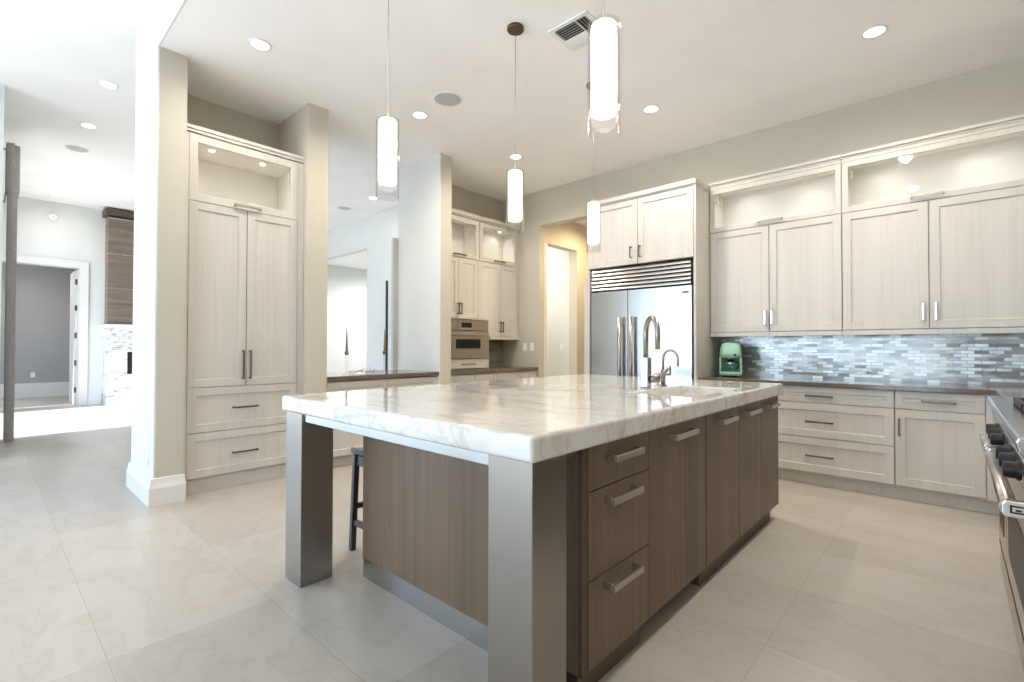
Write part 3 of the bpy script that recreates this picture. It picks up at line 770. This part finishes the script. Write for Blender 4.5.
# ------------------------------------------------------------------ candlesticks and tray on the ledge
def candlestick(loc, label):
    r = thing('candlestick', label, 'candlestick', loc, 0, 'glass candlesticks on the pass-through ledge')
    MB().lathe([(.045, 0), (.045, .008), (.012, .018), (.010, .04), (.018, .055), (.010, .07), (.017, .09), (.010, .11), (.017, .13), (.010, .15), (.016, .18), (.012, .205)], (0, 0, 0), 24).build('stem', 'clear', r)
    MB().lathe([(.018, .2055), (.020, .215), (.020, .24), (.014, .245)], (0, 0, 0), 20).build('candle_cup', 'bronze', r)
    MB().lathe([(.0115, .2455), (.0095, .38), (.004, .478), (.001, .487)], (0, 0, 0), 16).build('taper_candle', 'candle', r)
candlestick((-4.66, 2.555, .9065), 'clear glass candlestick with olive taper candle nearer the pantry pier')
candlestick((-4.66, 3.008, .9065), 'clear glass candlestick with olive taper candle nearer the oven pier')
TR = thing('glass_tray', 'small clear glass tray with faceted rim between the two candlesticks', 'tray', (-4.66, 2.78, .9065))
m = MB(); loft(m, [rrect(.16, .30, .03, 0), rrect(.18, .32, .035, .012), rrect(.21, .35, .04, .035), rrect(.20, .34, .038, .036), rrect(.17, .31, .03, .014)], False)
m.build('tray_body', 'clear', TR)
m = MB()
for k in range(5):
    a = 1.1*k; m.tube([(-.03*math.cos(a), -.10+.045*k, .022), (.03*math.cos(a), -.07+.045*k, .05+.012*(k % 2))], .006, 8)
m.build('glass_sticks', 'chrome', TR)

# ------------------------------------------------------------------ pendants
def pendant(x, y, label):
    z0, z1 = 2.02, 2.455
    p = thing('pendant_light', label, 'pendant lamp', (x, y, 0), 0, 'cylinder pendants over the island')
    MB().lathe([(.058, ZC-.022), (.060, ZC-.018), (.060, ZC-.0005)], (0, 0, 0), 28).build('canopy', 'bronze', p)
    MB().tube([(0, 0, z1-.02), (0, 0, ZC-.022)], .0022, 8).build('cord', 'nickel', p)
    g = MB(); g.lathe([(.062, z0), (.062, z1)], (0, 0, 0), 40, cap=False); g.lathe([(.059, z1), (.059, z0)], (0, 0, 0), 40, cap=False)
    g.lathe([(.062, z1), (.059, z1)], (0, 0, 0), 40, cap=False); g.lathe([(.059, z0), (.062, z0)], (0, 0, 0), 40, cap=False)
    go = g.build('glass_cylinder', 'clear', p)
    MB().lathe([(.020, z0+.075), (.044, z0+.080), (.0495, z0+.090), (.0495, z1-.012), (.044, z1-.006), (.01, z1-.004)], (0, 0, 0), 32).build('frosted_shade', 'frost', p)
    m = MB(); m.tube([(-.066, 0, z1-.035), (.066, 0, z1-.035)], .003, 8); m.lathe([(.007, -.070), (.007, -.064)], (0, 0, z1-.035), 12, axis='x'); m.lathe([(.007, .064), (.007, .070)], (0, 0, z1-.035), 12, axis='x')
    m.build('cross_pin', 'nickel', p)
pendant(-2.30, 1.497, 'cylinder pendant hanging just in front of the opening beside the pantry pier')
pendant(-2.30, 2.55, 'cylinder pendant with its whole round canopy visible above, over mid island')
pendant(-2.30, 3.565, 'smallest-looking cylinder pendant, hanging before the refrigerator surround')
pendant(-.993, 1.614, 'largest-looking cylinder pendant, hanging before the ceiling vent')

# ------------------------------------------------------------------ recessed lights
def downlight(x, y, z, label, energy, r=.062, group='recessed kitchen ceiling lights', col=WARM):
    p = thing('recessed_light', label, 'recessed light', (x, y, z), 0, group)
    MB().lathe([(r+.018, -.0005), (r+.016, -.006), (r, -.006), (r, -.0005)], (0, 0, 0), 32, cap=False).build('trim_ring', 'white', p)
    MB().cyl((0, 0, -.004), r-.001, .0035, n=32).build('lens', 'lens', p)
    l = bpy.data.lights.new('lamp', 'SPOT'); l.energy = energy; l.color = col; l.spot_size = 2.95; l.spot_blend = .9; l.shadow_soft_size = r
    o = bpy.data.objects.new('lamp', l); COL.objects.link(o); o.parent = p; o.location = (0, 0, -.012)
E1 = 75*DOWN
downlight(-3.863, 1.393, ZC, 'lit recessed ceiling light in front of the pantry cabinet', E1*.75)
downlight(-3.873, 2.885, ZC, 'lit recessed ceiling light in front of the pass-through opening', E1)
downlight(-3.870, 4.30, ZC, 'lit recessed ceiling light in front of the oven niche', E1)
downlight(-2.128, 4.307, ZC, 'lit recessed ceiling light in front of the refrigerator surround', E1)
downlight(-.404, 4.329, ZC, 'lit recessed ceiling light in front of the long wall cabinets', E1)
downlight(-.404, 2.88, ZC, 'lit recessed ceiling light above the aisle by the range', E1*.75)
downlight(-.404, 1.39, ZC, 'lit recessed ceiling light above the near end of the aisle', E1*.6)
g2 = 'recessed family room ceiling lights'
EF = 20*DOWN
for x, lab in ((-6.706, 'lit recessed family room light nearest the pantry wall end'), (-8.153, 'lit recessed family room light, second of the row, before the round speaker'),
               (-10.307, 'lit recessed family room light, third of the row, behind the round speaker'), (-12.295, 'lit recessed family room light closest to the far doorway wall')):
    downlight(x, .885, ZF, lab, EF, .07, g2)
downlight(-6.02, 3.617, ZF, 'lit recessed light seen through the pass-through, beside the first pendant', EF, .07, g2)
downlight(-8.119, 4.97, ZF, 'lit recessed light seen through the pass-through, lower of the two there', EF, .07, g2)
downlight(-3.85, 6.3, 3.2, 'recessed light in the hall behind the back wall opening', 110*DOWN, .06, 'hall ceiling lights', (1, .74, .44))
downlight(-5.7, 6.15, 3.2, 'unseen recessed light added to brighten the white side room off the hall', 200*DOWN, .06, 'hall ceiling lights', (1, .97, .95))  # fixture out of view, added to light the side room's wall
downlight(-14.4, .6, 3.3, 'recessed light in the grey far room', 80*DOWN, .06, 'hall ceiling lights')
downlight(-10.6, 7.0, 3.34, 'unseen recessed light added to brighten the alcove beyond the pass-through', 330*DOWN, .06, 'hall ceiling lights', (1, .96, .92))  # added lamp, out of view, to lift the dark alcove
def speaker(x, y, z, label, r=.135):
    p = thing('ceiling_speaker', label, 'speaker', (x, y, z))
    MB().lathe([(r, -.0005), (r-.004, -.007), (r-.012, -.008), (r-.013, -.005)], (0, 0, 0), 40, cap=False).build('rim', 'white', p)
    MB().cyl((0, 0, -.005), r-.012, .0042, n=40).build('grille', 'greycover', p)
speaker(-3.430, 2.874, ZC, 'round grey ceiling speaker above the kitchen island')
speaker(-9.22, .88, ZF, 'round grey ceiling speaker in the family room light row')
speaker(-9.147, 4.935, ZF, 'round grey ceiling speaker seen through the pass-through')
# ceiling vent
VX0, VX1, VY0, VY1 = -2.155, -1.82, 2.735, 3.055
v = thing('ceiling_vent', 'square white air vent with dark slots in the kitchen ceiling', 'vent', (0, 0, ZC))
m = MB(); t = .035
m.box(VX0, VX1, VY0, VY0+t, -.010, -.0005); m.box(VX0, VX1, VY1-t, VY1, -.010, -.0005); m.box(VX0, VX0+t, VY0+t, VY1-t, -.010, -.0005); m.box(VX1-t, VX1, VY0+t, VY1-t, -.010, -.0005)
m.build('frame', 'white', v, .002)
MB().box(VX0+t, VX1-t, VY0+t, VY1-t, -.002, -.0005).build('backing', 'gap', v)
def slat(a0, a1, q, lean, along):
    # thin blade from z -.003 down to -.014; lean = shift of its lower edge
    vs = []
    for a in (a0, a1):
        for d, z in ((0, -.003), (.002, -.003), (lean+.002, -.014), (lean, -.014)):
            vs.append((a, q+d, z) if along == 'x' else (q+d, a, z))
    MB().add(vs, [(0, 1, 2, 3), (7, 6, 5, 4), (0, 4, 5, 1), (1, 5, 6, 2), (2, 6, 7, 3), (3, 7, 4, 0)]).build('slat', 'white', v)
xm = VX1-t-.085
for k in range(5): slat(VX0+t, xm, VY0+t+.020+k*.024, -.010, 'x')
for k in range(5): slat(VX0+t, xm, VY0+t+.140+k*.021, .011, 'x')
MB().box(xm+.001, xm+.007, VY0+t, VY1-t, -.012, -.003).build('divider', 'white', v)
for k in range(3): slat(VY0+t, VY1-t, xm+.030+k*.021, .008, 'y')

# ------------------------------------------------------------------ switches
def plate(loc, rz, label, wd=.075, kind='switch'):
    p = thing('light_switch' if kind == 'switch' else 'wall_outlet', label, kind, loc, rz)
    MB().box(-wd/2, wd/2, -.006, -.0004, -.058, .058).build('cover_plate', 'white', p, .002)
    if kind == 'switch': MB().box(-.017, .017, -.010, -.0062, -.033, .033).build('rocker', 'white', p, .002)
    else:
        for z in (-.024, .024): MB().box(-.016, .016, -.0085, -.0062, z-.014, z+.014).build('socket', 'white', p, .002)
plate((-4.748, 5.49, 1.20), 0, 'white light switch on the beige wall closer to the oven niche cabinets')
plate((-4.611, 5.49, 1.20), 0, 'white light switch on the beige wall closer to the hall opening')
plate((-4.768, 6.447, 1.197), 0, 'white light switch on the pale wall seen through the hall opening')
plate((-4.64, .876, 1.208), 0, 'white light switch on the pale end of the pantry wall')
plate((-4.62, .876, .33), 0, 'white wall outlet low on the pale end of the pantry wall', kind='outlet')
plate((-15.9, .80, .52), PI/2, 'white wall outlet on the grey wall beyond the far doorway', kind='outlet')
sd = thing('smoke_detector', 'round white smoke detector high on the wall above the far doorway', 'smoke detector', (-13, .905, 3.72))
MB().lathe([(.075, .0004), (.075, .02), (.062, .032), (.02, .036)], (0, 0, 0), 28, axis='x').build('housing', 'white', sd)
MB().lathe([(.018, .0365), (.016, .041)], (0, 0, 0), 16, axis='x').build('test_button', 'greycover', sd)

# ------------------------------------------------------------------ fireplace wall unit
FP = thing('fireplace', 'grey veined marble fireplace with wood panelled chimney on the far wall', 'fireplace', (-13, 1.69, 0))
m = MB(); m.box(.0, .40, 0, .33, 0, 1.40); m.box(0, .40, 1.75, 2.1, 0, 1.40); m.box(0, .40, .33, 1.75, 0, .62); m.box(0, .40, .33, 1.75, 1.08, 1.40); m.box(0, .05, .33, 1.75, .62, 1.08)
m.build('surround', 'fmarble', FP)
MB().box(.052, .36, .34, 1.74, .621, 1.079).build('firebox', 'firebox', FP)
MB().box(0, .46, -.04, 2.14, 1.401, 1.64).build('mantel', 'fmarble', FP, .004)
for a, b_ in ((1.641, 2.37), (2.384, 3.072), (3.086, 3.80)):
    MB().box(0, .36, 0.01, 2.1, a, b_).build('wood_panel', 'panelwood', FP)
MB().box(0, .35, .012, 2.095, 1.65, 3.86).build('core', 'gap', FP)
for z in (2.371, 3.073): MB().box(0, .372, .0, 2.11, z, z+.012).build('metal_strip', 'chrome', FP)
MB().box(0, .372, .0, 2.11, 3.801, 3.812).build('metal_strip', 'chrome', FP)
MB().box(0, .42, -.05, 2.15, 3.862, 3.985).build('cap_shelf', 'browndark', FP)

# ------------------------------------------------------------------ curtain and rod
CU = thing('curtain', 'grey curtain stack hanging to the floor at the family room window', 'curtain', (-8.86, .235, .012))
def drape(mb, x0, x1, amp, yc, z0, z1, folds, t=.012):
    n = folds*10; a = []; b_ = []
    for k in range(n+1):
        u = k/n; x = x0+(x1-x0)*u; y = yc+amp*math.sin(2*PI*folds*u)
        a.append((x, y-t/2)); b_.append((x, y+t/2))
    return mb.prism(a+b_[::-1], z0, z1)
drape(MB(), -.20, .20, .040, 0, 0, 3.16, 4).build('drape', 'fabric', CU)
drape(MB(), -.21, .21, .055, 0, 3.12, 3.72, 3, .02).build('valance', 'fabric', CU)
RO = thing('curtain_rod', 'thin metal rod carrying the grey curtain along the window wall', 'curtain rod', (-10.6, .235, 3.70))
MB().tube([(-1.9, 0, .06), (1.6, 0, .06)], .012, 12).build('rod', 'bronze', RO)
for x in (-1.8, 1.5): MB().box(x-.01, x+.01, -.104, 0, .05, .07).build('bracket', 'bronze', RO)
